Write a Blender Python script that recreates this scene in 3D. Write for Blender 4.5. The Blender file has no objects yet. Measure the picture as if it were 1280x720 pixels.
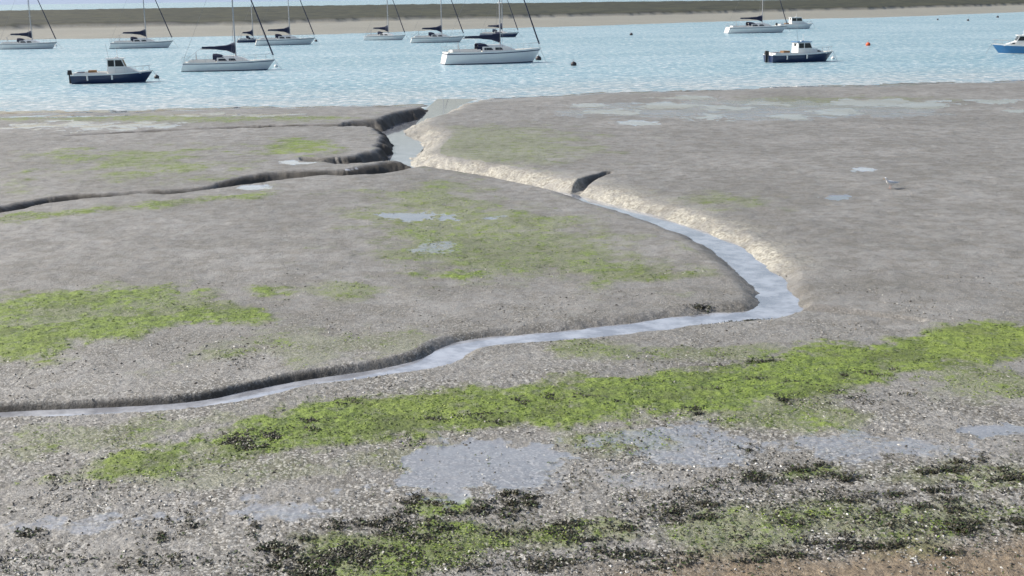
import bpy, math, numpy as np
from mathutils import Matrix, Vector
rng = np.random.default_rng(7)
sc = bpy.context.scene
sc.view_settings.view_transform = 'Standard'
sc.view_settings.look = 'None'
sc.view_settings.exposure = 0

# ------------------------------------------------------------------ camera
H = 7.5; F = 1500.0
HOR = -4.0
pitch = math.atan((360 - HOR) / F); roll = math.radians(0.7)
fwd = Vector((0, math.cos(pitch), -math.sin(pitch)))
up0 = Vector((0, math.sin(pitch), math.cos(pitch))); r0 = Vector((1, 0, 0))
upv = up0 * math.cos(roll) + r0 * math.sin(roll)
rv = r0 * math.cos(roll) - up0 * math.sin(roll)
cam_d = bpy.data.cameras.new("camera"); cam = bpy.data.objects.new("camera", cam_d)
sc.collection.objects.link(cam)
M = Matrix(((rv.x, upv.x, -fwd.x, 0), (rv.y, upv.y, -fwd.y, 0), (rv.z, upv.z, -fwd.z, H), (0, 0, 0, 1)))
cam.matrix_world = M
cam_d.sensor_width = 36; cam_d.lens = F / 1280 * 36
cam_d.clip_start = 0.1; cam_d.clip_end = 20000
sc.camera = cam
def G(px, py, z=0.0):
    """image pixel -> world position on the level z"""
    d = fwd * F + rv * (px - 640) + upv * (360 - py)
    t = (z - H) / d.z
    return (d.x * t, d.y * t)

# ------------------------------------------------------------------ noise
def _h(ix, iy, s):
    n = (ix * 374761393 + iy * 668265263 + s * 974634777) & 0xffffffff
    n = ((n ^ (n >> 13)) * 1274126177) & 0xffffffff
    n = (n ^ (n >> 16)) & 0xffff
    return n / 65535.0
def vnoise(x, y, s=0):
    xf = np.floor(x); yf = np.floor(y)
    ix = xf.astype(np.int64); iy = yf.astype(np.int64)
    fx = x - xf; fy = y - yf
    fx = fx * fx * (3 - 2 * fx); fy = fy * fy * (3 - 2 * fy)
    a = _h(ix, iy, s); b = _h(ix + 1, iy, s); c = _h(ix, iy + 1, s); d = _h(ix + 1, iy + 1, s)
    return (a * (1 - fx) + b * fx) * (1 - fy) + (c * (1 - fx) + d * fx) * fy
def fbm(x, y, sc_, o=4, s=0, g=0.5):
    v = 0; a = 1; t = 0
    c, sn = 0.8, 0.6
    X = x * sc_; Y = y * sc_
    for i in range(o):
        v = v + a * (vnoise(X, Y, s + i * 17) - 0.5); t += a * 0.5
        X, Y = (X * c - Y * sn) * 2.03 + 3.1, (X * sn + Y * c) * 2.03 + 7.7
        a *= g
    return v / t
def sstep(a, b, x):
    t = np.clip((x - a) / (b - a), 0, 1); return t * t * (3 - 2 * t)

# ------------------------------------------------------------------ layout (world)
SEA = -0.7
def catmull(P, n=6):
    P = np.array(P, float); out = []
    for i in range(len(P) - 1):
        p0 = P[max(i - 1, 0)]; p1 = P[i]; p2 = P[i + 1]; p3 = P[min(i + 2, len(P) - 1)]
        for k in range(n):
            t = k / n
            out.append(0.5 * ((2 * p1) + (-p0 + p2) * t + (2 * p0 - 5 * p1 + 4 * p2 - p3) * t * t + (-p0 + 3 * p1 - 3 * p2 + p3) * t ** 3))
    out.append(P[-1]); return np.array(out)
# px,py, half width, water z, left bank width, right bank width
S = [(572, 124, 1.4, -.72, 2.2, 1.2), (556, 132, .9, -.70, 1.8, 1.1), (540, 146, .7, -.69, 1.8, 1.0), (506, 158, .6, -.68, 2.0, .9),
     (488, 168, .6, -.66, 2.2, .9), (508, 181, .7, -.64, 2.0, .9), (500, 197, .55, -.62, 1.8, .9), (508, 210, .28, -.60, 1.6, .9),
     (560, 219, .18, -.54, 1.5, 1.2), (620, 228, .16, -.50, 1.4, 1.2), (705, 244, .16, -.43, 1.3, 1.2), (760, 259, .2, -.37, 1.3, 1.2),
     (830, 279, .24, -.32, 1.2, 1.2), (900, 307, .27, -.28, 1.1, 1.1), (940, 337, .30, -.25, 1.0, .9), (966, 363, .30, -.21, .8, .8),
     (976, 383, .29, -.18, .6, .8), (950, 394, .24, -.16, .7, .9), (880, 399, .20, -.14, .8, .9), (800, 410, .18, -.13, .7, .8), (700, 421, .18, -.12, .6, .8),
     (620, 428, .17, -.12, .5, .6), (575, 436, .20, -.12, .5, .5), (540, 454, .23, -.12, .5, .45), (470, 469, .19, -.125, .4, .40), (380, 481, .17, -.13, .4, .32),
     (310, 496, .21, -.13, .4, .28), (230, 509, .15, -.135, .4, .26), (100, 516, .13, -.14, .5, .26), (0, 520, .11, -.15, .5, .26), (-150, 531, .12, -.16, .6, .26), (-500, 560, .14, -.16, .6, .26)]
main_ch = catmull([(*G(a, b, z), w, z, l, r) for a, b, w, z, l, r in S], 6)
def chan(pts, w, z, l, r, n=5):
    return catmull([(*G(a, b, z * .6), w * k, z * k, l * k, r * max(k, .5)) for a, b, k in pts], n)
tribs = [
    chan([(500, 211, 1.1), (450, 220, 1), (400, 222, .7), (345, 226, 1), (300, 234, .7), (262, 242, .25), (215, 247, .5), (180, 248, .22), (130, 252, .4), (90, 254, .65), (40, 262, .5), (0, 269, .7), (-80, 280, .7), (-300, 310, .6)], .24, -.42, 1.3, .95),
    chan([(500, 196, 1), (470, 204, 1.2), (430, 208, .9), (398, 208, .5), (380, 206, .15)], .45, -.55, 1.0, 1.0),
    chan([(494, 158, 1), (462, 160, 1.1), (432, 163, .45), (390, 164, .2), (330, 165, .3), (250, 168, .14), (180, 171, .24), (90, 176, .1)], .6, -.55, 1.3, 1.2),
    chan([(706, 244, 1), (725, 234, .9), (742, 227, .6), (760, 221, .3)], .16, -.38, .35, .45),
    chan([(556, 131, 1), (515, 133, .6), (480, 133, .2)], .4, -.6, 1.3, 1.2),
    chan([(985, 384, 1), (1040, 388, .7), (1110, 396, .5), (1150, 400, .3)], .05, -.06, .5, .4),
]
def nearest(X, Y, C, reach):
    n = len(X); D = np.full(n, 1e9); side = np.zeros(n); A = np.zeros((n, 4))
    for i in range(len(C) - 1):
        a = C[i]; b = C[i + 1]
        x0, x1 = min(a[0], b[0]) - reach, max(a[0], b[0]) + reach
        y0, y1 = min(a[1], b[1]) - reach, max(a[1], b[1]) + reach
        idx = np.nonzero((X > x0) & (X < x1) & (Y > y0) & (Y < y1))[0]
        if not len(idx): continue
        dx, dy = b[0] - a[0], b[1] - a[1]; L2 = dx * dx + dy * dy + 1e-9
        px, py = X[idx] - a[0], Y[idx] - a[1]
        t = np.clip((px * dx + py * dy) / L2, 0, 1)
        d = np.hypot(px - t * dx, py - t * dy)
        m = d < D[idx]; k = idx[m]
        D[k] = d[m]; side[k] = (dx * py - dy * px)[m]
        A[k] = a[2:6] * (1 - t[m])[:, None] + b[2:6] * t[m][:, None]
    return D, side, A
def poly_sd(X, Y, P, reach):
    P = np.array(P); n = len(X); out = np.full(n, -reach * 1.0)
    idx = np.nonzero((X > P[:, 0].min() - reach) & (X < P[:, 0].max() + reach) & (Y > P[:, 1].min() - reach) & (Y < P[:, 1].max() + reach))[0]
    if not len(idx): return out
    x, y = X[idx], Y[idx]; D = np.full(len(idx), 1e9); ins = np.zeros(len(idx), bool)
    for i in range(len(P)):
        a = P[i]; b = P[(i + 1) % len(P)]
        dx, dy = b - a; px, py = x - a[0], y - a[1]
        t = np.clip((px * dx + py * dy) / (dx * dx + dy * dy + 1e-9), 0, 1)
        D = np.minimum(D, np.hypot(px - t * dx, py - t * dy))
        c = (a[1] > y) != (b[1] > y)
        with np.errstate(divide='ignore', invalid='ignore'):
            xi = a[0] + (y - a[1]) * dx / (dy if dy != 0 else 1e-9)
        ins ^= c & (x < xi)
    out[idx] = np.where(ins, D, -D); return np.maximum(out, -reach)
def ell(cx, cy, rx, ry, n=14):
    return [(cx + rx * math.cos(2 * math.pi * i / n), cy + ry * math.sin(2 * math.pi * i / n)) for i in range(n)]
def W(p, z=0): return [G(a, b, z) for a, b in p]

ALG = [
    ([(20, 606), (150, 568), (230, 547), (330, 515), (400, 497), (500, 487), (600, 480), (700, 475), (800, 465), (900, 455), (1000, 437), (1100, 418), (1200, 403), (1290, 397), (1500, 380), (1500, 440), (1290, 448), (1200, 455), (1120, 465), (1110, 480), (1000, 498), (900, 512), (800, 527), (700, 538), (560, 545), (450, 558), (300, 570), (180, 590), (100, 605)], .98, .55),
    ([(20, 608), (160, 572), (350, 545), (320, 575), (150, 605), (60, 612)], .8, .4),
    ([(-200, 380), (0, 366), (100, 362), (230, 353), (272, 362), (235, 377), (100, 392), (-200, 410)], .92, .8),
    ([(-200, 420), (0, 408), (120, 395), (250, 386), (355, 390), (325, 404), (230, 410), (120, 430), (50, 452), (-200, 470)], 1.0, .8),
    ([(-200, 380), (0, 370), (260, 358), (345, 395), (120, 430), (-200, 465)], .72, .8),
    (ell(335, 366, 32, 10), .9, .5), (ell(20, 388, 60, 14), .6, .5),
    ([(475, 340), (600, 328), (618, 340), (590, 352), (510, 350)], .92, .7),
    ([(440, 240), (560, 225), (700, 260), (840, 320), (870, 350), (760, 352), (620, 358), (480, 350), (430, 310)], .66, 2.0),
    ([(460, 270), (560, 262), (640, 300), (640, 325), (500, 320)], .72, 1.5),
    (ell(908, 391, 46, 9), 1.0, .25), (ell(800, 345, 80, 12), .72, .8),
    ([(60, 188), (250, 186), (310, 208), (220, 222), (90, 215)], .76, 3.5),
    (ell(375, 185, 45, 12), .84, 2), (ell(15, 240, 40, 9), .76, 2),
    ([(-100, 282), (90, 262), (200, 252), (345, 234), (345, 244), (200, 260), (90, 270), (-100, 295)], .86, .9),
    (ell(200, 147, 260, 7), .72, 3), (ell(1050, 128, 160, 8), .6, 3), (ell(620, 185, 140, 30), .58, 3), (ell(900, 250, 60, 10), .62, 2),
    ([(150, 455), (240, 445), (330, 430), (330, 440), (200, 470)], .66, .6),
    ([(0, 540), (150, 520), (330, 505), (320, 530), (150, 560), (0, 590)], .58, .6),
    (ell(440, 363, 60, 14), .66, .6), (ell(740, 435, 70, 16), .68, .5), (ell(420, 430, 140, 26), .52, 1),
    ([(380, 672), (520, 655), (640, 648), (790, 655), (790, 680), (600, 700), (480, 730), (360, 730)], .80, .35),
    (ell(550, 633, 45, 12), .78, .25), (ell(940, 668, 130, 30), .64, .5), (ell(1130, 655, 170, 40), .62, .5),
    (ell(1000, 592, 50, 12), .76, .25), (ell(1000, 520, 100, 24), .68, .4), (ell(1220, 480, 90, 22), .66, .5), (ell(760, 552, 90, 18), .64, .4),
    (ell(1190, 600, 110, 16), .58, .4), (ell(560, 575, 140, 28), .52, .4), (ell(880, 440, 110, 14), .62, .4), (ell(250, 590, 200, 20), .5, .4),
]
WET = [
    ([(370, 612), (440, 596), (520, 570), (560, 548), (640, 545), (720, 550), (700, 575), (640, 600), (560, 612), (440, 620)], .80, .6),
    ([(0, 668), (180, 632), (350, 622), (420, 632), (260, 655), (100, 670)], .68, .5),
    ([(1205, 540), (1240, 530), (1400, 528), (1400, 545), (1230, 546)], .98, .2),
    ([(760, 560), (900, 548), (1060, 545), (1200, 560), (1020, 575), (820, 580)], .68, .5),
    ([(560, 560), (700, 550), (860, 530), (900, 545), (760, 560), (640, 575)], .70, .4),
    (ell(700, 600, 160, 16), .62, .4),
    (ell(512, 269, 26, 4), .92, .5), (ell(530, 267, 12, 5), .9, .4), (ell(567, 274, 16, 3), .85, .4), (ell(612, 273, 12, 2.5), .75, .3), (ell(545, 307, 26, 5), .68, .7),
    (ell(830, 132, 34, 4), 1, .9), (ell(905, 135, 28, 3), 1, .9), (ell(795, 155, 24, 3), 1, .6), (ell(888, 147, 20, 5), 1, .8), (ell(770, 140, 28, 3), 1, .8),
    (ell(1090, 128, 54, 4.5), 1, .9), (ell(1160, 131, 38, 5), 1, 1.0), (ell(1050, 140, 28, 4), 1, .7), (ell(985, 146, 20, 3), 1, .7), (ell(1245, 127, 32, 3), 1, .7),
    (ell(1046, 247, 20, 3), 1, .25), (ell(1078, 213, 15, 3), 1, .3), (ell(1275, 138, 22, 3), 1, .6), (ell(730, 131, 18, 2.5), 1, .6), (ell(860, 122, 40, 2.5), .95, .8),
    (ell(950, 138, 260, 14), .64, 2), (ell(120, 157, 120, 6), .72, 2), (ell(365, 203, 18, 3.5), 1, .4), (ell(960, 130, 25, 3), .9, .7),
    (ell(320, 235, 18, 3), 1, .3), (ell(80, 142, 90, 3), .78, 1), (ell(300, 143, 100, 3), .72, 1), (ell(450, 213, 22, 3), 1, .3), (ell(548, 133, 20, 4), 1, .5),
]
SAND = [([(600, 760), (760, 712), (900, 694), (1050, 690), (1180, 676), (1300, 668), (1800, 640), (1800, 900), (600, 1100)], 1.0, .5)]
SHORE = W([(-400, 146), (-150, 142), (0, 140), (150, 138), (300, 134), (440, 131), (540, 129), (600, 124), (750, 116), (900, 110), (1100, 105), (1280, 100), (1500, 92), (1700, 84)], SEA)
FARB = W([(-500, 60), (0, 50), (150, 48), (400, 43), (600, 36), (700, 33), (900, 27), (1100, 22), (1280, 15), (1600, 4)], SEA)
MARF = W([(-500, 49), (0, 38), (300, 33), (640, 24), (900, 18), (1280, 8), (1500, 3)], 0)
MARB = W([(-500, 24), (0, 16), (300, 11), (640, 4.5), (900, 1.5), (1280, -5.5), (1500, -9)], 0)
def ylerp(X, P):
    P = np.array(sorted(P)); return np.interp(X, P[:, 0], P[:, 1])

def terrain(X, Y):
    X = np.asarray(X, float); Y = np.asarray(Y, float); n = len(X)
    R = np.hypot(X, Y)
    nb = fbm(X, Y, .9, 5, 3); nl = fbm(X, Y, .12, 3, 9); nf = fbm(X, Y, 5, 3, 21)
    base = nl * .05
    fg = sstep(34, 17, R)
    rough = nb * .03 + fg * (fbm(X, Y, 7, 3, 40) * .020 + np.clip(fbm(X, Y, 20, 2, 44), 0, 1) * .016) + (1 - fg) * fbm(X, Y, 2.2, 4, 50) * .026
    algae = np.zeros(n); wet = np.zeros(n); shell = np.zeros(n); sand = np.zeros(n); bank_shade = np.zeros(n)
    for P, w, f in ALG:
        sd = poly_sd(X, Y, W(P), f * 3)
        m = w * sstep(-f, f, sd + (nb * 1.5 + nf * .6) * f * 1.1)
        algae = np.maximum(algae, m)
    for P, w, f in WET:
        sd = poly_sd(X, Y, W(P), f * 3)
        wet = np.maximum(wet, w * sstep(-f, f, sd + (nb * 1.7 + nf * .9) * f * 1.2 + f * .3))
    for P, w, f in SAND:
        sand = np.maximum(sand, sstep(-f, f, poly_sd(X, Y, W(P), f * 3) + nb * f))
    pd = sstep(.6, .9, wet)
    h = base + rough * (1 - .9 * pd) - pd * .008
    algae = algae * (1 - .7 * pd)
    silt = pd * sstep(44, 52, Y)  # mask for sky glare painted on the far puddles
    ys = ylerp(X, SHORE)
    q = (Y - ys) + fbm(X, Y, .25, 4, 77) * 2.0
    fall = sstep(-15, 0, q)
    h = h * (1 - .4 * fall) + SEA * fall
    h = np.where(q > 0, h - np.minimum(q * .03, 1.5), h)
    wet = np.maximum(wet, sstep(-9, -1, q + nb * 3) * .7)
    mudtop = h.copy()
    for C in [main_ch] + tribs:
        D, side, A = nearest(X, Y, C, 4.0)
        i = np.nonzero(D < 5)[0]
        if not len(i): continue
        d = D[i]; a = A[i]
        farj = sstep(45, 60, Y[i])
        d = d + (nb[i] * (.16 + .5 * farj) + nf[i] * (.01 + .03 * farj)) * np.clip(a[:, 0] * 3, .2, 1.0)
        bw = np.where(side[i] > 0, a[:, 2], a[:, 3]) * (1 + .35 * nb[i])
        t = np.clip((d - a[:, 0]) / np.maximum(bw, .02), 0, 1)
        prof = np.where(bw > .6, np.sin(t * math.pi / 2) ** 1.3, t * t * (3 - 2 * t))
        zb = a[:, 1] - .09
        hh = zb + (mudtop[i] - zb) * prof + np.sin(prof * math.pi) * (nf[i] * .03 + nb[i] * .09) * np.clip(bw, 0, 1)
        h[i] = np.minimum(h[i], hh)
        if C is main_ch:
            upper = sstep(31, 35, Y[i]) * (1 - .45 * sstep(60, 75, Y[i]))
            wide = (side[i] > 0) * upper * sstep(.0, .15, t) * (1 - sstep(.5, 1.0, t) * .8) * (d < a[:, 0] + bw * 1.25)
            rim = (side[i] > 0) * upper * np.exp(-((d - a[:, 0] - bw) / .6) ** 2) * .45
            sh_ = np.maximum(wide, rim)
            shell[i] = np.maximum(shell[i], np.clip(sh_ * (1 + nb[i] * 1.1 + nf[i] * .7), 0, 1))
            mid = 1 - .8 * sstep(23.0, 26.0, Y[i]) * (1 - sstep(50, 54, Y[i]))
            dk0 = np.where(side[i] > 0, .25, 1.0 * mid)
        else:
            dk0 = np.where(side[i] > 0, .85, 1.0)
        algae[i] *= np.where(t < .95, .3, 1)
        bank_shade[i] = np.maximum(bank_shade[i], (1 - sstep(.55, .98, t)) * dk0 * np.clip(1 + nb[i] * .6, 0, 1.2) * (1 - shell[i]) * np.clip(-a[:, 1] / .14, 0, 1))  # mask of painted shade in the creek cuts, weaker on the sunlit side
        wet[i] = np.maximum(wet[i] * sstep(.3, .9, t), (1 - t) * .5 * (1 - np.clip(bank_shade[i], 0, 1)))
        silt[i] *= sstep(.5, 1, t)  # silt is the painted puddle glare mask, faded out in the creek cuts
    bank_shade = np.clip(bank_shade, 0, 1)
    yb = ylerp(X, FARB); ym = ylerp(X, MARF); ye = ylerp(X, MARB)
    fn = fbm(X, Y, .02, 4, 90)
    qb = Y - yb + fn * 12; qm = Y - ym + fn * 25 + fbm(X, Y, .1, 3, 95) * 6; qe = Y - ye + fn * 30
    beach = (Y > 190)
    hb = np.clip(SEA - .3 + .3 * sstep(-10, 0, qb) + 1.0 * sstep(0, 80, qb), -3, 3)
    hm = (1.3 + .5 * fbm(X, Y, .15, 3, 99)) * sstep(0, 4, qm)
    hb = np.where(qb < -10, -2.5, hb)
    hf = (hb + hm) * (1 - sstep(0, 10, qe)) + (-3) * sstep(0, 10, qe)
    h = np.where(beach, hf, h)
    marsh = np.where(beach, sstep(0, 3, qm), 0)
    sandf = np.where(beach, 1 - marsh, 0)
    wet = np.where(beach, 0, wet); shell = np.where(beach, 0, shell)
    terrain.silt = np.where(beach, 0, silt)  # silt holds the mask of sky glare painted on the far puddles
    return h, algae, wet, shell, sand, marsh, bank_shade, sandf

# ------------------------------------------------------------------ mesh helpers
def mk_mesh(name, V, Fq, mats=(), mi=None, smooth=False, parent=None):
    me = bpy.data.meshes.new(name)
    me.from_pydata([tuple(v) for v in V], [], [tuple(f) for f in Fq])
    for m in mats: me.materials.append(m)
    if mi is not None: me.polygons.foreach_set("material_index", np.array(mi, dtype=np.int32))
    if smooth: me.polygons.foreach_set("use_smooth", np.ones(len(me.polygons), bool))
    me.update()
    ob = bpy.data.objects.new(name, me); sc.collection.objects.link(ob)
    if parent: ob.parent = parent
    return ob
def fast_mesh(name, V, Fa, k, mat, attrs=None, smooth=True):
    me = bpy.data.meshes.new(name)
    me.vertices.add(len(V)); me.vertices.foreach_set("co", np.ascontiguousarray(V, dtype=np.float32).ravel())
    nf = len(Fa)
    me.loops.add(nf * k); me.loops.foreach_set("vertex_index", np.ascontiguousarray(Fa, dtype=np.int32).ravel())
    me.polygons.add(nf); me.polygons.foreach_set("loop_start", np.arange(0, nf * k, k, dtype=np.int32))
    me.polygons.foreach_set("use_smooth", np.full(nf, smooth, dtype=bool))
    me.update(calc_edges=True)
    if attrs:
        for an, arr in attrs.items():
            at = me.attributes.new(an, 'FLOAT_COLOR', 'POINT')
            c = np.ones((len(V), 4), np.float32); c[:, :arr.shape[1]] = arr
            at.data.foreach_set("color", c.ravel())
    me.materials.append(mat)
    ob = bpy.data.objects.new(name, me); sc.collection.objects.link(ob); return ob

# ------------------------------------------------------------------ node helper
class N:
    def __init__(s, name):
        s.m = bpy.data.materials.new(name); s.m.use_nodes = True
        s.t = s.m.node_tree; s.n = s.t.nodes; s.l = s.t.links
        s.b = s.n["Principled BSDF"]; s.co = s.n.new("ShaderNodeTexCoord")
    def lk(s, a, b): s.l.new(a, b)
    def inp(s, sock, v):
        if isinstance(v, bpy.types.NodeSocket): s.l.new(v, sock)
        else: sock.default_value = v
    def noise(s, scale, det=4, rough=.55, vec=None, stretch=None, dist=0):
        n = s.n.new("ShaderNodeTexNoise"); n.inputs["Scale"].default_value = scale
        n.inputs["Detail"].default_value = det; n.inputs["Roughness"].default_value = rough; n.inputs["Distortion"].default_value = dist
        v = vec or s.co.outputs["Object"]
        if stretch:
            mp = s.n.new("ShaderNodeMapping"); mp.inputs["Scale"].default_value = stretch; s.lk(v, mp.inputs[0]); v = mp.outputs[0]
        s.lk(v, n.inputs["Vector"]); return n.outputs["Fac"]
    def vor(s, scale):
        n = s.n.new("ShaderNodeTexVoronoi"); n.inputs["Scale"].default_value = scale
        s.lk(s.co.outputs["Object"], n.inputs["Vector"]); return n
    def math(s, op, a, b=None, c=None, clamp=False):
        n = s.n.new("ShaderNodeMath"); n.operation = op; n.use_clamp = clamp
        s.inp(n.inputs[0], a)
        if b is not None: s.inp(n.inputs[1], b)
        if c is not None: s.inp(n.inputs[2], c)
        return n.outputs[0]
    def step(s, v, a, b, lo=0., hi=1.):
        n = s.n.new("ShaderNodeMapRange"); n.interpolation_type = 'SMOOTHSTEP'
        if a > b: a, b, lo, hi = b, a, hi, lo
        s.inp(n.inputs[0], v); n.inputs[1].default_value = a; n.inputs[2].default_value = b
        n.inputs[3].default_value = lo; n.inputs[4].default_value = hi; return n.outputs[0]
    def mix(s, f, a, b, mode='MIX'):
        n = s.n.new("ShaderNodeMix"); n.data_type = 'RGBA'; n.blend_type = mode
        s.inp(n.inputs[0], f)
        for k, v in ((6, a), (7, b)):
            if isinstance(v, tuple): n.inputs[k].default_value = (*v, 1)
            else: s.lk(v, n.inputs[k])
        return n.outputs[2]
    def attr(s, name):
        n = s.n.new("ShaderNodeAttribute"); n.attribute_name = name
        x = s.n.new("ShaderNodeSeparateColor"); s.lk(n.outputs["Color"], x.inputs[0]); return n, x.outputs
    def bump(s, h, strength, dist):
        n = s.n.new("ShaderNodeBump"); s.inp(n.inputs["Strength"], strength); n.inputs["Distance"].default_value = dist
        s.lk(h, n.inputs["Height"]); s.lk(n.outputs[0], s.b.inputs["Normal"])
def flat(name, col, rough=.5, var=.12, scale=6, metal=0, coat=0):
    m = N(name)
    f = m.noise(scale, 4)
    c = m.mix(f, tuple(x * (1 - var) for x in col), tuple(min(1, x * (1 + var)) for x in col))
    m.lk(c, m.b.inputs["Base Color"]); m.b.inputs["Roughness"].default_value = rough; m.b.inputs["Metallic"].default_value = metal
    m.b.inputs["Coat Weight"].default_value = coat
    return m.m

# ------------------------------------------------------------------ ground material
g = N("mudflat")
_, a1 = g.attr("m1"); _, a2 = g.attr("m2"); _, a3 = g.attr("m3")
algae, wet, shell = a1[0], a1[1], a1[2]; sand, marsh, bank_shade = a2[0], a2[1], a2[2]; sandf, fgm, silt = a3[0], a3[1], a3[2]  # silt is the mask of painted sky glare on the far puddles
nL = g.noise(.16, 6, .6); nM = g.noise(1.6, 7, .72); nS = g.noise(9, 6, .78); nF = g.noise(45, 3, .7)
nP = g.noise(.6, 7, .68)
mud = g.mix(g.step(nL, .36, .62), (.20, .190, .172), (.275, .265, .248))
mud = g.mix(g.step(nP, .46, .60, 0, .6), mud, (.155, .145, .122))
mud = g.mix(g.step(nM, .44, .64, 0, .6), mud, (.145, .135, .112))
mud = g.mix(g.step(nM, .43, .30, 0, .6), mud, (.38, .37, .345))
mud = g.mix(g.step(nS, .52, .70, 0, .6), mud, (.39, .38, .35))
mud = g.mix(g.step(nS, .46, .32, 0, .55), mud, (.10, .092, .074))
v = g.vor(26); vs = g.n.new("ShaderNodeSeparateColor"); g.lk(v.outputs["Color"], vs.inputs[0])
pat = g.step(nP, .38, .58, .35, 1)
dk = g.math('MULTIPLY', g.math('MULTIPLY', g.step(vs.outputs[0], .52, .72), g.math('MULTIPLY_ADD', fgm, .72, .05)), pat)
mud = g.mix(dk, mud, (.065, .058, .043))
lt = g.math('MULTIPLY', g.math('MULTIPLY', g.step(vs.outputs[1], .72, .86), g.math('MULTIPLY_ADD', fgm, .72, .05)), pat)
mud = g.mix(lt, mud, (.56, .55, .51))
shc = g.mix(g.step(nS, .40, .60), (.22, .20, .155), (.56, .54, .46))
mud = g.mix(g.math('MULTIPLY', shell, g.step(nM, .38, .56, .35, .92)), mud, shc)
mud = g.mix(g.math('MULTIPLY', bank_shade, .9), mud, (.036, .030, .022))  # shade of the creek banks painted into the mud colour
sandc = g.mix(g.step(nS, .35, .7), (.13, .092, .052), (.32, .245, .155))
mud = g.mix(g.math('MULTIPLY', sand, .85), mud, sandc)
mud = g.mix(sandf, mud, g.mix(g.noise(.05, 5), (.205, .195, .15), (.31, .295, .24)))
nn_ = g.math('SUBTRACT', g.math('ADD', g.math('MULTIPLY', nM, .55), g.math('MULTIPLY', nS, .45)), .5)
thr = g.math('ADD', algae, g.math('MULTIPLY', nn_, 3.2))
af = g.math('MULTIPLY', g.step(thr, .50, .95), g.step(algae, .1, .4))
nA = g.noise(3.2, 6, .7)
alc = g.mix(g.step(nA, .35, .6), (.075, .125, .015), (.19, .27, .034))
alc = g.mix(g.step(nS, .48, .66, 0, .8), alc, (.030, .052, .008))
alc = g.mix(g.step(nP, .48, .61, 0, .65), alc, (.065, .085, .022))
alc = g.mix(g.step(nL, .45, .65, 0, .4), alc, (.22, .27, .045))
faint = g.math('MULTIPLY', g.step(algae, .15, .8, 0, .62), g.step(nM, .62, .4, .2, 1))
mud = g.mix(faint, mud, (.165, .19, .055))
colr = g.mix(g.math('MULTIPLY', af, .92), mud, alc)
wn = g.step(g.math('ADD', wet, g.math('MULTIPLY', g.math('SUBTRACT', g.math('MULTIPLY_ADD', nS, .5, g.math('MULTIPLY', nM, .5)), .5), 1.0)), .50, .72)
colr = g.mix(g.math('MULTIPLY', wn, .55), colr, (.285, .295, .315))
colr = g.mix(g.math('MULTIPLY', g.math('MULTIPLY', wn, silt), .9), colr, (.66, .67, .68))  # near-white colour imitates sky glare on the far puddles
mar = g.mix(g.step(g.noise(.12, 6, .7, stretch=(.4, 1, 1)), .35, .65), (.012, .015, .006), (.045, .047, .020))
colr = g.mix(marsh, colr, mar)
g.lk(colr, g.b.inputs["Base Color"])
ro = g.math('SUBTRACT', g.step(nM, .3, .7, .36, .58), g.math('MULTIPLY', wn, .32), clamp=True)
ro = g.math('MAXIMUM', ro, g.math('MULTIPLY', g.math('MAXIMUM', g.math('MAXIMUM', marsh, bank_shade), af), .75))
ro = g.math('MAXIMUM', ro, .08)
g.lk(ro, g.b.inputs["Roughness"])
g.lk(g.step(wn, .5, 1), g.b.inputs["Coat Weight"])
g.b.inputs["Coat Roughness"].default_value = .04; g.b.inputs["Coat IOR"].default_value = 1.5
hh = g.math('ADD', g.math('MULTIPLY', nS, .8), g.math('ADD', g.math('MULTIPLY', nF, .2), g.math('MULTIPLY', v.outputs["Distance"], -.15)))
g.bump(hh, g.math('MULTIPLY_ADD', wn, -.75, .85), .06)

# ------------------------------------------------------------------ ground mesh
azd = np.linspace(-29, 29, 1040); azo = np.linspace(30, 180, 50)
az = np.radians(np.concatenate([-azo[::-1][:-1], azd, azo]))
rr = np.concatenate([np.linspace(.3, 12.5, 14), 1 / np.linspace(1 / 13, 1 / 20, 210)[:-1], 1 / np.linspace(1 / 20, 1 / 90, 760)[:-1], 1 / np.linspace(1 / 90, 1 / 132, 50), np.linspace(136, 226, 12), np.arange(229, 1150, 4.5), np.linspace(1200, 9000, 16)])
RR, AA = np.meshgrid(rr, az, indexing='ij')
X = (RR * np.sin(AA)).ravel(); Y = (RR * np.cos(AA)).ravel()
hT, al, we, sh, sa, ma, dkk, sf = terrain(X, Y); puddle_glare_ = terrain.silt
nr, nc = RR.shape
I = np.arange(nr * nc).reshape(nr, nc)
Fq = np.stack([I[:-1, :-1], I[:-1, 1:], I[1:, 1:], I[1:, :-1]], -1).reshape(-1, 4)[:, ::-1]
fgmask = sstep(36, 18, np.hypot(X, Y))
hT = hT + sstep(.5, .9, al) * (.012 + .03 * np.clip(fbm(X, Y, 6, 3, 61), 0, 1)) * (Y < 60)
ground = fast_mesh("ground", np.stack([X, Y, hT], -1), Fq, 4, g.m,
    {"m1": np.stack([al, we, sh], -1), "m2": np.stack([sa, ma, dkk], -1), "m3": np.stack([sf, fgmask, puddle_glare_], -1)})

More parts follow.
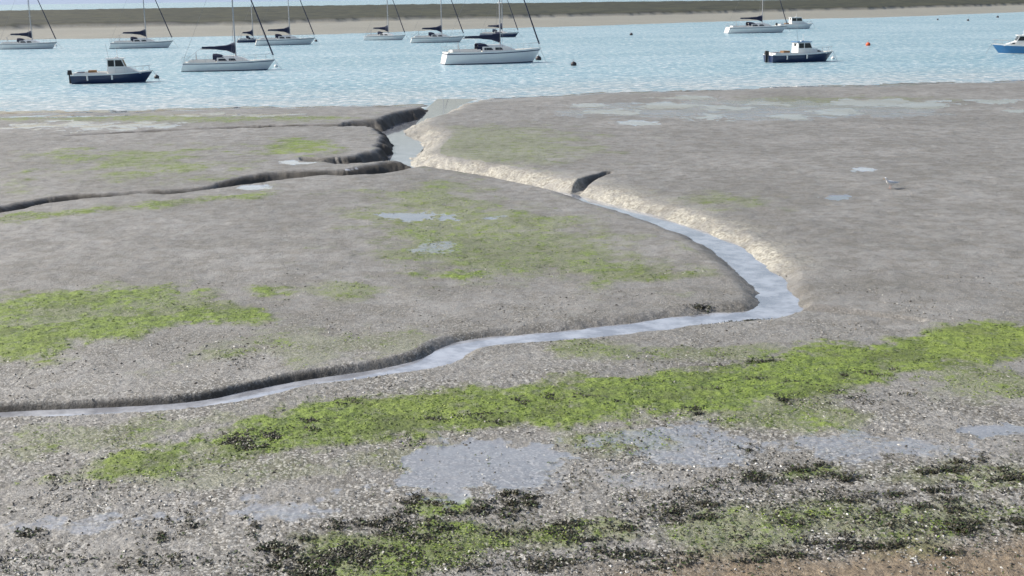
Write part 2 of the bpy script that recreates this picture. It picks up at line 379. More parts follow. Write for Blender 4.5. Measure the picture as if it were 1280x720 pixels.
# ------------------------------------------------------------------ sea
w = N("sea_water")
_, s1 = w.attr("m1"); shallow = s1[0]
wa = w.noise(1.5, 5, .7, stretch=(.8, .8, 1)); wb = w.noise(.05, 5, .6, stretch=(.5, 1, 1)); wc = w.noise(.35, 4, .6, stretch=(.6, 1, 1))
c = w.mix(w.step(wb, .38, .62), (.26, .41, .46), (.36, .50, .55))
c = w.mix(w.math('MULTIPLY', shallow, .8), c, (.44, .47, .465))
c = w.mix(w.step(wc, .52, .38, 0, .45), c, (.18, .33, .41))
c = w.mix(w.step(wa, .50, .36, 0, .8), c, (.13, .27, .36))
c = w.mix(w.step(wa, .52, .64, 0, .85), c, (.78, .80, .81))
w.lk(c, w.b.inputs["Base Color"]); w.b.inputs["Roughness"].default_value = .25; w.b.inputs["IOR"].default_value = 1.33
w.bump(w.math('ADD', wa, w.math('MULTIPLY', wc, 1.2)), .7, .25)
sx = np.linspace(-1, 1, 161); sx = np.sign(sx) * np.abs(sx) ** 2.5 * 9000
sy = 60 + np.linspace(0, 1, 160) ** 3 * 9000
XX, YY = np.meshgrid(sx, sy, indexing='xy'); I2 = np.arange(XX.size).reshape(XX.shape)
F2 = np.stack([I2[:-1, :-1], I2[:-1, 1:], I2[1:, 1:], I2[1:, :-1]], -1).reshape(-1, 4)
shal = sstep(26, 0, YY.ravel() - ylerp(XX.ravel(), SHORE))
fast_mesh("sea", np.stack([XX.ravel(), YY.ravel(), np.full(XX.size, SEA)], -1), F2, 4, w.m, {"m1": np.stack([shal, shal, shal], -1)})

# ------------------------------------------------------------------ stream water
s = N("stream_water")
s.lk(s.mix(s.step(s.noise(1.6, 5, .65), .35, .65), (.24, .25, .275), (.44, .46, .50)), s.b.inputs["Base Color"])
s.b.inputs["Roughness"].default_value = .06; s.b.inputs["IOR"].default_value = 1.5
s.b.inputs["Coat Weight"].default_value = .8; s.b.inputs["Coat Roughness"].default_value = .02
s.bump(s.noise(6, 3), .15, .02)
C = main_ch; V = []; Fs = []
for i in range(len(C)):
    a = C[max(i - 1, 0)]; b = C[min(i + 1, len(C) - 1)]
    d = np.array([b[0] - a[0], b[1] - a[1]]); d /= np.linalg.norm(d); nrm = np.array([-d[1], d[0]])
    ww = C[i][2] + .3
    for k in (-1, -.5, 0, .5, 1):
        p = C[i][:2] + nrm * ww * k; V.append((p[0], p[1], max(C[i][3], SEA + .004)))
    if i:
        o = (i - 1) * 5
        for k in range(4): Fs.append((o + k, o + k + 1, o + k + 6, o + k + 5))
mk_mesh("stream", V, Fs, [s.m], smooth=True)

# ------------------------------------------------------------------ scatter
def attrmat(name, rough):
    m = N(name); at, _ = m.attr("tint")
    m.lk(m.mix(m.math('MULTIPLY', m.noise(50, 2), .25), at.outputs["Color"], (.02, .02, .015)), m.b.inputs["Base Color"])
    m.b.inputs["Roughness"].default_value = rough; return m.m
def sample(n, dmin, dmax, amax=30):
    u = rng.random(n); d = 1 / (1 / dmin + u * (1 / dmax - 1 / dmin)); a = np.radians(rng.uniform(-amax, amax, n))
    return d * np.sin(a), d * np.cos(a), d
x, y, d = sample(90000, 13, 34)
h, al, we, sh, sa, ma, dk_, sf = terrain(x, y)
keep = (al < .7) & (dk_ < .2) & (rng.random(len(x)) < np.clip(.12 + fbm(x, y, .7, 4, 5) * 1.3, .04, .9) * (1 - .92 * sstep(.45, .65, we)))
x, y, h = x[keep], y[keep], h[keep]; n = len(x)
oct_ = np.array([(1, 0, 0), (0, 1, 0), (-1, 0, 0), (0, -1, 0), (0, 0, 1), (0, 0, -1)], float)
of = np.array([(0, 1, 4), (1, 2, 4), (2, 3, 4), (3, 0, 4), (1, 0, 5), (2, 1, 5), (3, 2, 5), (0, 3, 5)])
sz = .009 + .024 * rng.random(n) ** 3.5
ang = rng.random(n) * 6.28; ca, sn = np.cos(ang), np.sin(ang)
L = oct_[None] * (sz[:, None, None] * rng.uniform(.6, 1.4, (n, 6, 1))) * np.array([1.3, .9, .6])
V = np.stack([x[:, None] + L[..., 0] * ca[:, None] - L[..., 1] * sn[:, None], y[:, None] + L[..., 0] * sn[:, None] + L[..., 1] * ca[:, None], h[:, None] + L[..., 2] + sz[:, None] * .2], -1)
pal = np.array([(.40, .39, .36), (.26, .25, .22), (.10, .09, .07), (.055, .048, .037), (.18, .165, .135), (.62, .61, .57)])
tc = pal[rng.choice(6, n, p=[.16, .18, .21, .20, .16, .09])] * rng.uniform(.8, 1.2, (n, 1))
fast_mesh("pebbles", V.reshape(-1, 3), (of[None] + (np.arange(n) * 6)[:, None, None]).reshape(-1, 3), 3, attrmat("pebble", .5), {"tint": np.repeat(tc, 6, 0)}, False)

def fronds(name, x, y, h, ln, wd, lift, cols, mat):
    n = len(x); ang = rng.random(n) * 6.28; ca, sn = np.cos(ang), np.sin(ang)
    up = lift * rng.random(n)
    P = []
    for (t, ww, zz) in ((0, .5, 0), (.5, 1, .8), (1, .25, .45)):
        for sd in (-1, 1):
            lx = ln * t; ly = wd * ww * sd; lz = up * zz + rng.normal(0, .004, n)
            P.append(np.stack([x + lx * ca - ly * sn, y + lx * sn + ly * ca, h + lz + .004], -1))
    V = np.stack(P, 1).reshape(-1, 3)
    f = np.array([(0, 1, 3, 2), (2, 3, 5, 4)])
    fast_mesh(name, V, (f[None] + (np.arange(n) * 6)[:, None, None]).reshape(-1, 4), 4, mat, {"tint": np.repeat(cols, 6, 0)}, False)
x, y, d = sample(260000, 13, 48)
h, al, we, sh, sa, ma, dk_, sf = terrain(x, y)
tt = fbm(x, y, 1.2, 4, 71)
k = rng.random(len(x)) < sstep(.5, 1.05, al + fbm(x, y, 2.0, 4, 33) * .55) * .55
x, y, h, d, tt = x[k], y[k], h[k], d[k], tt[k]; n = len(x)
gp = np.array([(.095, .15, .016), (.175, .25, .030), (.045, .075, .012), (.24, .30, .05), (.03, .04, .010)])
cols = gp[rng.choice(5, n, p=[.28, .32, .14, .16, .10])] * (1 + .7 * tt)[:, None]
fronds("green_algae", x, y, h + .008, (.025 + .035 * rng.random(n)) * (d / 22) ** .7, (.008 + .012 * rng.random(n)) * (d / 22) ** .7, .022, cols, attrmat("algae", .6))
CL = [(320, 550, 30, 9, 450), (300, 548, 18, 6, 200), (1000, 592, 44, 10, 600), (520, 627, 14, 6, 160), (560, 637, 36, 9, 300), (650, 625, 30, 6, 260), (345, 694, 26, 8, 420), (405, 690, 34, 12, 550),
      (395, 712, 34, 9, 450), (520, 670, 40, 10, 360), (640, 640, 22, 5, 80), (860, 640, 44, 9, 320), (1180, 590, 26, 6, 180), (1255, 598, 34, 8, 300), (1150, 618, 60, 8, 260), (1250, 660, 50, 9, 550), (1100, 680, 80, 9, 300),
      (870, 515, 16, 4, 60), (960, 452, 24, 4, 90), (980, 500, 16, 4, 70), (905, 392, 42, 6, 450), (1090, 466, 20, 4, 60), (660, 503, 16, 4, 60), (440, 503, 14, 4, 50), (380, 530, 24, 5, 80),
      (770, 700, 90, 12, 320), (250, 650, 30, 8, 60), (200, 676, 25, 7, 50), (318, 660, 12, 10, 50), (40, 665, 25, 6, 80), (935, 562, 12, 4, 40), (480, 655, 40, 10, 220), (700, 665, 90, 14, 400), (1180, 640, 110, 18, 450), (960, 690, 120, 10, 300), (1210, 580, 26, 6, 70), (60, 600, 24, 5, 20), (1060, 497, 50, 6, 90), (740, 500, 50, 6, 90), (560, 520, 70, 7, 120), (880, 480, 70, 7, 120), (900, 610, 150, 14, 240), (480, 700, 60, 14, 400), (1020, 650, 160, 26, 550), (620, 700, 120, 18, 350), (180, 700, 130, 14, 160)]
xs = []; ys_ = []
for cx, cy, rx, ry, nn in CL:
    nn = int(nn * 1.6)
    kn = rng.normal(0, .62, (14, 2)); kw = rng.random(14) ** 2; kw /= kw.sum()
    a = kn[rng.choice(14, nn, p=kw)] + rng.standard_t(3, (nn, 2)) * .14
    for u, v_ in a:
        p = G(cx + rx * u, cy + ry * v_ * 1.15); xs.append(p[0]); ys_.append(p[1])
x = np.array(xs); y = np.array(ys_); k = (y > 8) & (y < 60); x, y = x[k], y[k]; h = terrain(x, y)[0]; n = len(x)
wp = np.array([(.020, .017, .010), (.040, .034, .014), (.028, .038, .012), (.070, .062, .025), (.06, .095, .018)])
cols = wp[rng.choice(5, n, p=[.34, .26, .18, .13, .09])]
fronds("seaweed", x, y, h + .008, .03 + .055 * rng.random(n), .007 + .014 * rng.random(n), .04, cols, attrmat("wrack", .45))
x, y, d = sample(42000, 13, 30)
h, al, we, sh, sa, ma, dk_, sf = terrain(x, y)
k = (rng.random(len(x)) < np.clip(fbm(x, y, .6, 4, 55) * 1.8 + .05, .03, 1) * sstep(26, 16, d)) & (dk_ < .2)
x, y, h = x[k], y[k], h[k]; n = len(x)
fronds("seaweed_litter", x, y, h + .006, .02 + .05 * rng.random(n), .005 + .010 * rng.random(n), .02, wp[rng.integers(0, 5, n)], attrmat("litter", .5))

# ------------------------------------------------------------------ hills
V = []; Fh = []
n = 160
for i in range(n):
    x = -6500 + 13000 * i / (n - 1)
    r = 30 + 45 * (float(fbm(np.array([x]), np.array([0.]), .0006, 4, 3)[0]) * .5 + .5) + 18 * math.sin(x * .0009 + 2)
    for yy, zz in ((6200, -1), (6350, r * .5), (6700, r), (7800, r * .8)):
        V.append((x, yy, zz))
    if i:
        for k in range(3): Fh.append(((i - 1) * 4 + k, i * 4 + k, i * 4 + k + 1, (i - 1) * 4 + k + 1))
hm = N("hill_haze"); hm.lk(hm.mix(hm.noise(.004, 5), (.24, .31, .42), (.32, .39, .50)), hm.b.inputs["Base Color"]); hm.b.inputs["Roughness"].default_value = 1  # aerial haze is put into the base colour of the hills
mk_mesh("hills", V, Fh, [hm.m], smooth=True)

# ------------------------------------------------------------------ boats
white = flat("gelcoat_white", (.80, .80, .78), .3, .06, 2, coat=.3)
cream = flat("deck_cream", (.62, .60, .54), .55)
navy = flat("navy_paint", (.015, .03, .085), .3, coat=.3)
blue = flat("blue_paint", (.03, .16, .36), .35, coat=.3)
black = flat("black_paint", (.02, .02, .022), .4)
canvas = flat("canvas_navy", (.012, .018, .05), .85)
glass = flat("window_dark", (.02, .025, .03), .08)
alu = flat("aluminium", (.55, .55, .56), .35, metal=.9)
alud = flat("mast_alloy", (.40, .40, .41), .45)
antif = flat("antifouling", (.05, .03, .03), .8)
antib = flat("antifouling_blue", (.02, .05, .12), .8)
wire = flat("wire", (.22, .22, .23), .4)
teak = flat("teak", (.20, .12, .06), .7)
orange = flat("buoy_orange", (.60, .10, .03), .5)
redm = flat("buoy_dark", (.03, .025, .03), .5)

class Bag:
    def __init__(s): s.V = []; s.F = []; s.M = []; s.mats = []
    def mi(s, m):
        if m not in s.mats: s.mats.append(m)
        return s.mats.index(m)
    def add(s, V, Fc, m):
        o = len(s.V); s.V += [tuple(v) for v in V]; s.F += [tuple(o + i for i in f) for f in Fc]; s.M += [s.mi(m)] * len(Fc)
    def box(s, x0, x1, y0, y1, z0, z1, m, tx=0, ty=0, fx=0):
        V = [(x0, y0, z0), (x1, y0, z0), (x1, y1, z0), (x0, y1, z0), (x0 + tx, y0 + ty, z1), (x1 - tx - fx, y0 + ty, z1), (x1 - tx - fx, y1 - ty, z1), (x0 + tx, y1 - ty, z1)]
        s.add(V, [(0, 3, 2, 1), (4, 5, 6, 7), (0, 1, 5, 4), (1, 2, 6, 5), (2, 3, 7, 6), (3, 0, 4, 7)], m)
    def tube(s, a, b, r, m, r2=None, n=6):
        a = Vector(a); b = Vector(b); r2 = r if r2 is None else r2
        d = (b - a).normalized(); u = d.orthogonal().normalized(); v = d.cross(u)
        V = [a + (u * math.cos(6.2832 * i / n) + v * math.sin(6.2832 * i / n)) * r for i in range(n)] + [b + (u * math.cos(6.2832 * i / n) + v * math.sin(6.2832 * i / n)) * r2 for i in range(n)]
        s.add(V, [(i, (i + 1) % n, n + (i + 1) % n, n + i) for i in range(n)] + [tuple(range(n))[::-1], tuple(range(n, 2 * n))], m)
    def ball(s, c, r, m, sz=1, nu=12, nv=8):
        V = []
        for j in range(nv + 1):
            p = math.pi * j / nv
            for i in range(nu):
                t = 6.2832 * i / nu; V.append((c[0] + r * math.sin(p) * math.cos(t), c[1] + r * math.sin(p) * math.sin(t), c[2] + r * sz * math.cos(p)))
        s.add(V, [(j * nu + i, (j + 1) * nu + i, (j + 1) * nu + (i + 1) % nu, j * nu + (i + 1) % nu) for j in range(nv) for i in range(nu)], m)
    def obj(s, name, parent, smooth=False):
        return mk_mesh(name, s.V, s.F, s.mats, s.M, smooth, parent)

def hull(bag, L, B, Fb, top, stripe, bottom, deck, rake=.09, motor=False, bands=None):
    n = 22
    lev = [(-.45, 0), (-.25, .5), (0.0, .84), (.07, .87), (.5, .955), (.80, .99), (.88, .995), (1.0, 1.0)]
    mt = [bottom, bottom, stripe, top, top, stripe if bands != 'plain' else top, white if motor else top]
    def half(t):
        if t > .4: return max(0.0, 1 - ((t - .4) / .6) ** (2.4 if not motor else 3.0))
        return 1 - (.30 if not motor else .1) * ((.4 - t) / .4) ** 2
    V = []
    for i in range(n + 1):
        t = i / n; b = B / 2 * half(t); sheer = Fb * (1 + (.30 if not motor else .45) * max(0, t - .25) ** 1.7)
        for (zf, yf) in lev:
            z = zf * sheer if zf > 0 else zf * .8
            k = 1 - max(zf, -.3)
            x = -L / 2 + L * t - rake * L * k * t ** 5 + (.03 * L * zf * (1 - t) ** 8 if not motor else -.01 * L * zf * (1 - t) ** 8)
            flare = yf * (1 - (0.35 * (1 - max(zf, 0)) * t ** 3))
            V.append((x, b * flare + (.015 if i == n else 0) * (yf > 0), z))
    m = len(lev); off = len(V)
    V2 = V + [(x, -y, z) for x, y, z in V]
    for i in range(n):
        for j in range(m - 1):
            a, b_, c_, d_ = i * m + j, (i + 1) * m + j, (i + 1) * m + j + 1, i * m + j + 1
            bag.add([V2[q] for q in (a, b_, c_, d_)], [(3, 2, 1, 0)], mt[j])
            bag.add([V2[off + q] for q in (a, b_, c_, d_)], [(0, 1, 2, 3)], mt[j])
    for j in range(m - 1):
        bag.add([V2[j], V2[j + 1], V2[off + j + 1], V2[off + j]], [(0, 1, 2, 3)], mt[j])
        bag.add([V2[n * m + j], V2[n * m + j + 1], V2[off + n * m + j + 1], V2[off + n * m + j]], [(3, 2, 1, 0)], mt[j])
    for i in range(n):
        a = V2[i * m + m - 1]; b_ = V2[(i + 1) * m + m - 1]
        dz = -.04
        bag.add([(a[0], a[1] * .985, a[2] + dz), (b_[0], b_[1] * .985, b_[2] + dz), (b_[0], -b_[1] * .985, b_[2] + dz), (a[0], -a[1] * .985, a[2] + dz)], [(3, 2, 1, 0)], deck)
    def edge(t):
        return (-L / 2 + L * t, B / 2 * half(t), Fb * (1 + (.30 if not motor else .45) * max(0, t - .25) ** 1.7))
    return edge

def place(name, px, py, heading, zoff=0):
    e = bpy.data.objects.new(name, None); sc.collection.objects.link(e); e.empty_display_size = 1
    p = G(px, py, SEA); e.location = (p[0], p[1], SEA + zoff); e.rotation_euler = (0, 0, math.radians(heading)); return e, math.hypot(p[0], p[1])

def sailboat(px0, px1, py, heading, top=white, stripe=navy, cover=canvas, jib=True, mastpos=.08, hood=True, bottom=antib, mh=1.2, fb=1.0):
    e, d = place("sailboat", (px0 + px1) / 2, py, heading)
    L = (px1 - px0) * d / F / max(.3, abs(math.cos(math.radians(heading)))); L = min(L, 14)
    B = L * .31; Fb = (.085 * L + .12) * fb
    b = Bag(); ed = hull(b, L, B, Fb, top, stripe, bottom, cream); b.obj("hull", e)
    z = Fb
    b = Bag()
    b.box(-.12 * L, .24 * L, -.27 * B, .27 * B, z - .02, z + .045 * L, white, .04, .10, .10 * L)
    b.box(-.13 * L, .12 * L, -.22 * B, .22 * B, z + .045 * L, z + .06 * L, white, .05, .08, .03 * L)
    for sgn in (-1, 1):
        for xa, xb in ((-.10, -.01), (.01, .09)):
            y1 = .27 * B - .03
            b.add([(xa * L, sgn * (y1 + .008), z + .012 * L), (xb * L, sgn * (y1 + .008), z + .012 * L), (xb * L - .02 * L, sgn * (y1 - .035), z + .035 * L), (xa * L, sgn * (y1 - .035), z + .035 * L)], [(0, 1, 2, 3) if sgn < 0 else (3, 2, 1, 0)], glass)
    b.obj("coachroof", e)
    b = Bag()
    for sgn in (-1, 1):
        b.box(-.42 * L, -.13 * L, sgn * .24 * B - .06, sgn * .24 * B + .06, z - .02, z + .26, white, .05, .015)
    b.box(-.40 * L, -.14 * L, -.17 * B, .17 * B, z - .03, z + .01, teak)
    b.box(-.41 * L, -.39 * L, -.23 * B, .23 * B, z - .03, z + .25, white)
    b.tube((-.33 * L, 0, z), (-.34 * L, 0, z + .85), .03, alu)
    for i in range(12):
        t0, t1 = i * math.pi / 6, (i + 1) * math.pi / 6
        b.tube((-.34 * L, .4 * math.cos(t0), z + .75 + .4 * math.sin(t0)), (-.34 * L, .4 * math.cos(t1), z + .75 + .4 * math.sin(t1)), .02, alu, n=4)
    b.obj("cockpit", e)
    if hood:
        b = Bag(); V = []; nn = 9
        for xi, hs in ((-.16, 1.0), (-.12, 1.02), (-.07, .8), (-.03, .15)):
            for k in range(nn):
                t = math.pi * k / (nn - 1); V.append((xi * L, .24 * B * math.cos(t), z + .04 * L * .9 + .55 * hs * math.sin(t) ** .6 if 0 < k < nn - 1 else z + .1))
        b.add(V, [(i * nn + k, i * nn + k + 1, (i + 1) * nn + k + 1, (i + 1) * nn + k) for i in range(3) for k in range(nn - 1)], cover); b.obj("sprayhood", e, True)
    b = Bag(); mx = mastpos * L; top_z = z + mh * L; mm = alud
    b.tube((mx, 0, z), (mx, 0, top_z), .095, mm, .065, 8)
    b.tube((mx, 0, top_z), (mx, 0, top_z + .7), .012, wire)
    for fz in (.38, .7):
        zz = z + mh * L * fz; b.tube((mx, -.12 * L * (1.1 - fz), zz), (mx, .12 * L * (1.1 - fz), zz), .03, mm)
    bz = z + .06 * L + .75
    b.tube((mx, 0, bz), (mx - .37 * L, 0, bz + .12), .06, mm)
    b.obj("mast", e)
    b = Bag(); segs = 8; V = []; k8 = 8
    for i in range(segs + 1):
        t = i / segs; r = .20 * (1 - .55 * t) * (1 + .08 * math.sin(i * 2.2)); cxx = mx - .05 - .35 * L * t; cz = bz + .16 + .10 * t
        hgt = r * (1.8 - .6 * t) + (.35 * (1 - t) ** 6)
        for k in range(k8):
            a = 6.2832 * k / k8; V.append((cxx, r * .75 * math.cos(a), cz + hgt * math.sin(a)))
    b.add(V, [(i * k8 + k, i * k8 + (k + 1) % k8, (i + 1) * k8 + (k + 1) % k8, (i + 1) * k8 + k) for i in range(segs) for k in range(k8)] + [tuple(range(k8)), tuple(range(segs * k8, segs * k8 + k8))[::-1]], cover)
    b.obj("mainsail_cover", e, True)
    b = Bag(); bow = ed(.985); stz = Fb
    b.tube((bow[0], 0, bow[2]), (mx + .05, 0, top_z * .97), .016, wire, n=4)
    if jib: b.tube((bow[0] - .06, 0, bow[2] + .5), (mx + .35, 0, top_z * .92), .085, cover, .04, 7)
    b.tube((-L / 2 + .15, 0, stz), (mx, 0, top_z), .014, wire, n=4)
    for sgn in (-1, 1):
        sp = .12 * L * .72
        b.tube((mx - .2, sgn * B * .46, z), (mx, sgn * sp, z + mh * L * .38), .014, wire, n=4)
        b.tube((mx, sgn * sp, z + mh * L * .38), (mx, 0, z + mh * L * .95), .014, wire, n=4)
        b.tube((mx - .5, sgn * B * .45, z), (mx, sgn * .05, z + mh * L * .38), .012, wire, n=4)
        b.tube((-.5 * L + .2, sgn * B * .3, z), (mx - .37 * L, 0, bz + .15), .008, wire, n=4)
    b.obj("rigging", e)
    b = Bag(); pts = [.02, .14, .27, .4, .53, .66, .79, .90]
    for sgn in (-1, 1):
        prev = None
        for t in pts:
            p = ed(t); q = (p[0], sgn * p[1] * .95, p[2]); q2 = (q[0], q[1], q[2] + .62)
            b.tube(q, q2, .016, alu, n=4)
            if prev:
                b.tube(prev, q2, .009, wire, n=4); b.tube((prev[0], prev[1], prev[2] - .3), (q2[0], q2[1], q2[2] - .3), .007, wire, n=4)
            prev = q2
        p = ed(.99); b.tube(prev, (p[0], 0, p[2] + .68), .018, alu, n=4); b.tube((p[0] - .1, 0, p[2]), (p[0], 0, p[2] + .68), .016, alu, n=4)
    p = ed(.02); b.tube((p[0], -p[1] * .95, p[2] + .62), (p[0], p[1] * .95, p[2] + .62), .018, alu, n=4)
    b.obj("guardrail", e)
    b = Bag(); b.tube((bow[0], 0, bow[2]), (bow[0] + .9, .1, 0), .02, wire, n=4); b.obj("mooring_line", e)
    return e

def motorboat(px0, px1, py, heading, top=navy, stripe=navy, cab=white, roof=white, ch=1.0, cabx=(-.05, .22), rails=True):
    e, d = place("motorboat", (px0 + px1) / 2, py, heading)
    L = (px1 - px0) * d / F / abs(math.cos(math.radians(heading))); B = L * .34; Fb = .10 * L + .12
    b = Bag(); ed = hull(b, L, B, Fb, top, stripe, antif, cream, rake=.11, motor=True, bands='plain'); b.obj("hull", e)
    z = Fb
    b = Bag()
    b.box(.05 * L, .36 * L, -.30 * B, .30 * B, z - .02, z + .42 * ch + .1, cab, .02, .12, .16 * L)
    for sgn in (-1, 1):
        b.add([(.20 * L, sgn * (.30 * B - .045), z + .2), (.26 * L, sgn * (.30 * B - .045), z + .2), (.23 * L, sgn * (.30 * B - .08), z + .37), (.20 * L, sgn * (.30 * B - .08), z + .37)], [(0, 1, 2, 3) if sgn < 0 else (3, 2, 1, 0)], glass)
    b.obj("foredeck_cabin", e)
    b = Bag(); x0, x1 = cabx[0] * L, cabx[1] * L; zt = z + 1.25 * ch; yw = .30 * B
    b.box(x0, x1, -yw, yw, z - .02, zt, cab, .03, .10, .07 * L)
    b.box(x0 - .14, x1 - .045 * L, -yw + .02, yw - .02, zt + .002, zt + .07, roof, .03, .03)
    za, zb = z + .62 * ch, z + 1.15 * ch
    def yy(zz): return yw - .10 * (zz - z + .02) / (zt - z + .02) + .006
    def xx(zz): return x1 - (.03 + .07 * L) * (zz - z + .02) / (zt - z + .02) + .008
    wx = x0 + .12; xm = (x0 + xx(zb)) / 2
    for sgn in (-1, 1):
        for xa, xb, sl in ((wx, xm - .05, 0), (xm + .05, xx(za) - .1, 1)):
            xt = xx(zb) - .1 if sl else xb
            b.add([(xa, sgn * yy(za), za), (xb, sgn * yy(za), za), (xt, sgn * yy(zb), zb), (xa, sgn * yy(zb), zb)], [(0, 1, 2, 3) if sgn < 0 else (3, 2, 1, 0)], glass)
    for ya, yb in ((-.88, -.04), (.04, .88)):
        b.add([(xx(za), ya * yy(za), za), (xx(za), yb * yy(za), za), (xx(zb), yb * yy(zb), zb), (xx(zb), ya * yy(zb), zb)], [(0, 1, 2, 3)], glass)
    b.add([(x0 + .02, -.3, z + .1), (x0 + .02, .3, z + .1), (x0 + .02, .3, zt - .15), (x0 + .02, -.3, zt - .15)], [(3, 2, 1, 0)], glass)
    b.tube(((x0 + x1) / 2, .1, zt), ((x0 + x1) / 2 - .05, .1, zt + .9), .03, white); b.tube((x0 + .2, -.3, zt), (x0, -.3, zt + 1.5), .012, wire)
    b.box((x0 + x1) / 2 - .3, (x0 + x1) / 2 + .1, .0, .35, zt + .07, zt + .18, white)
    b.obj("wheelhouse", e)
    b = Bag()
    for sgn in (-1, 1):
        b.box(-.47 * L, x0, sgn * .42 * B - .05, sgn * .42 * B + .05, z - .03, z + .18, cab, .02, .01)
    b.box(-.47 * L, -.44 * L, -.42 * B, .42 * B, z - .03, z + .18, cab)
    b.box(-.30 * L, -.20 * L, -.18 * B, .18 * B, z - .02, z + .38, teak, .03, .03)
    b.box(-.44 * L, -.36 * L, -.3 * B, .3 * B, z - .02, z + .2, canvas, .02, .03)
    b.obj("cockpit", e)
    b = Bag(); b.box(-.56 * L, -.50 * L, -.16, .16, z - .05, z + .42, black, .06, .04); b.box(-.545 * L, -.515 * L, -.07, .07, -.3, z - .05, black); b.obj("outboard_engine", e)
    if rails:
        b = Bag()
        for sgn in (-1, 1):
            prev = None
            for t in (.55, .66, .77, .87, .95):
                p = ed(t); q = (p[0], sgn * p[1] * .93, p[2]); q2 = (q[0], q[1], q[2] + .5); b.tube(q, q2, .018, alu, n=4)
                if prev: b.tube(prev, q2, .018, alu, n=4)
                prev = q2
            p = ed(.99); b.tube(prev, (p[0], 0, p[2] + .55), .018, alu, n=4)
        b.obj("bow_rail", e)
    b = Bag(); bow = ed(.99); b.tube((bow[0], 0, bow[2]), (bow[0] + .7, 0, 0), .02, wire, n=4)
    for t in (.2, .5):
        p = ed(t); b.tube((p[0], -p[1] - .08, p[2] - .15), (p[0], -p[1] - .08, p[2] - .6), .09, white, n=8)
    b.obj("fenders", e)
    return e
def buoy(px, py, r, m):
    e, d = place("mooring_buoy", px, py, 0)
    b = Bag(); b.ball((0, 0, r * .45), r, m, .92); b.tube((0, 0, r * 1.3), (0, 0, r * 1.7), r * .12, alud)
    for i in range(8):
        t0, t1 = i * math.pi / 4, (i + 1) * math.pi / 4
        b.tube((r * .25 * math.cos(t0), 0, r * 1.85 + r * .25 * math.sin(t0)), (r * .25 * math.cos(t1), 0, r * 1.85 + r * .25 * math.sin(t1)), r * .06, alud, n=4)
    b.obj("float", e, True)

sailboat(3, 68, 61, 6, hood=True)
sailboat(142, 213, 60, 12, cover=canvas)
sailboat(232, 341, 88, 8, mh=1.25)
sailboat(322, 392, 56, 14)
sailboat(298, 330, 53, 20, top=navy, stripe=white, jib=False)
sailboat(456, 507, 50, -10)
sailboat(514, 580, 53, 8)
sailboat(600, 648, 46.5, -8, top=navy, stripe=white)
sailboat(555, 676, 79, 16, mh=1.2, bottom=antib, stripe=navy, fb=1.25)
sailboat(908, 984, 41, 8)
motorboat(98, 187, 103, 12, cabx=(-.06, .20), ch=1.2)
motorboat(960, 1042, 77, 14, ch=1.1, cabx=(-.10, .16), roof=blue)
motorboat(972, 1016, 36, 10, top=white, stripe=navy, cabx=(-.15, .2), ch=1.3)
motorboat(1246, 1325, 67, 168, top=blue, stripe=white, ch=1.05)
for a in [(196, 98, .28, redm), (345, 84, .25, white), (673, 75, .4, redm), (717, 82, .36, redm), (789, 44, .35, redm), (1085, 57, .38, orange), (1210, 26, .35, redm), (1247, 22, .4, redm), (1041, 74, .25, white), (395, 52, .3, redm), (70, 58, .25, white), (1172, 25, .3, redm)]:
    buoy(*a)

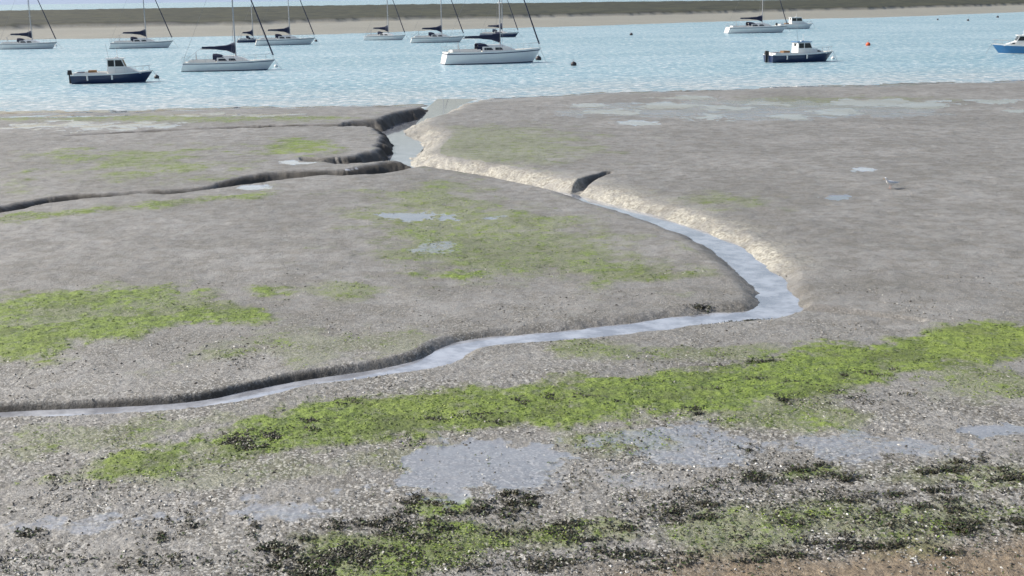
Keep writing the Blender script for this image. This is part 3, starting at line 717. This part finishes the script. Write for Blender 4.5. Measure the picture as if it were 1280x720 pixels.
# ------------------------------------------------------------------ gull
p = G(1113, 236); e = bpy.data.objects.new("gull", None); sc.collection.objects.link(e)
hz = float(terrain(np.array([p[0]]), np.array([p[1]]))[0][0]); e.location = (p[0], p[1], hz); e.rotation_euler = (0, 0, math.radians(200)); e.scale = (1.3,) * 3
fw = flat("feather_white", (.85, .85, .85), .7, .04); fgr = flat("feather_grey", (.66, .68, .70), .7); bk = flat("bill_yellow", (.6, .35, .05), .5); lgm = flat("leg_pink", (.5, .3, .25), .6)
def loft(path, mat, name, k=10):
    b = Bag(); V = []
    for (x, z, ry, rz) in path:
        for i in range(k):
            a = 6.2832 * i / k; V.append((x, ry * math.cos(a), z + rz * math.sin(a)))
    b.add(V, [(i * k + j, i * k + (j + 1) % k, (i + 1) * k + (j + 1) % k, (i + 1) * k + j) for i in range(len(path) - 1) for j in range(k)] + [tuple(range(k)), tuple(range((len(path) - 1) * k, len(path) * k))[::-1]], mat); b.obj(name, e, True)
loft([(-.27, .17, .03, .006), (-.18, .175, .05, .02), (-.10, .18, .065, .05), (0, .185, .075, .07), (.09, .20, .062, .065), (.14, .24, .04, .05), (.165, .285, .032, .04), (.185, .32, .036, .036), (.215, .325, .028, .028), (.235, .322, .010, .012)], fw, "body")
for sgn in (-1, 1):
    b = Bag(); b.add([(.10, sgn * .05, .24), (-.05, sgn * .078, .235), (-.33, sgn * .02, .185), (-.10, sgn * .085, .165), (.08, sgn * .075, .185)], [(0, 1, 4), (1, 3, 4), (1, 2, 3)], fgr); b.obj("wing", e)
    b = Bag(); b.tube((0, sgn * .03, .13), (.01, sgn * .03, 0), .006, lgm); b.add([(-.01, sgn * .03, .004), (.05, sgn * .03 - .02, .004), (.05, sgn * .03 + .02, .004)], [(0, 1, 2)], lgm); b.obj("leg", e)
b = Bag(); b.tube((.23, 0, .322), (.285, 0, .312), .011, bk, .004); b.obj("bill", e)

# ------------------------------------------------------------------ light
sd = Vector((-.86, .22, 0)).normalized(); elev = math.radians(38)
to_sun = Vector((sd.x * math.cos(elev), sd.y * math.cos(elev), math.sin(elev)))
sun = bpy.data.lights.new("sun", 'SUN'); sun.energy = 5.0; sun.angle = math.radians(.5); sun.color = (1, .97, .92)
so = bpy.data.objects.new("sun", sun); sc.collection.objects.link(so); so.rotation_euler = to_sun.to_track_quat('Z', 'Y').to_euler()
wd = bpy.data.worlds.new("World"); sc.world = wd; wd.use_nodes = True
nt = wd.node_tree; sky = nt.nodes.new("ShaderNodeTexSky"); sky.sky_type = 'NISHITA'; sky.sun_disc = False
sky.sun_elevation = elev; sky.sun_rotation = math.atan2(sd.x, sd.y); sky.dust_density = 4; sky.air_density = 1.0; sky.ozone_density = 1.0
bgn = nt.nodes["Background"]; bgn.inputs["Strength"].default_value = .15
nt.links.new(sky.outputs[0], bgn.inputs["Color"])
print("verts", len(ground.data.vertices))
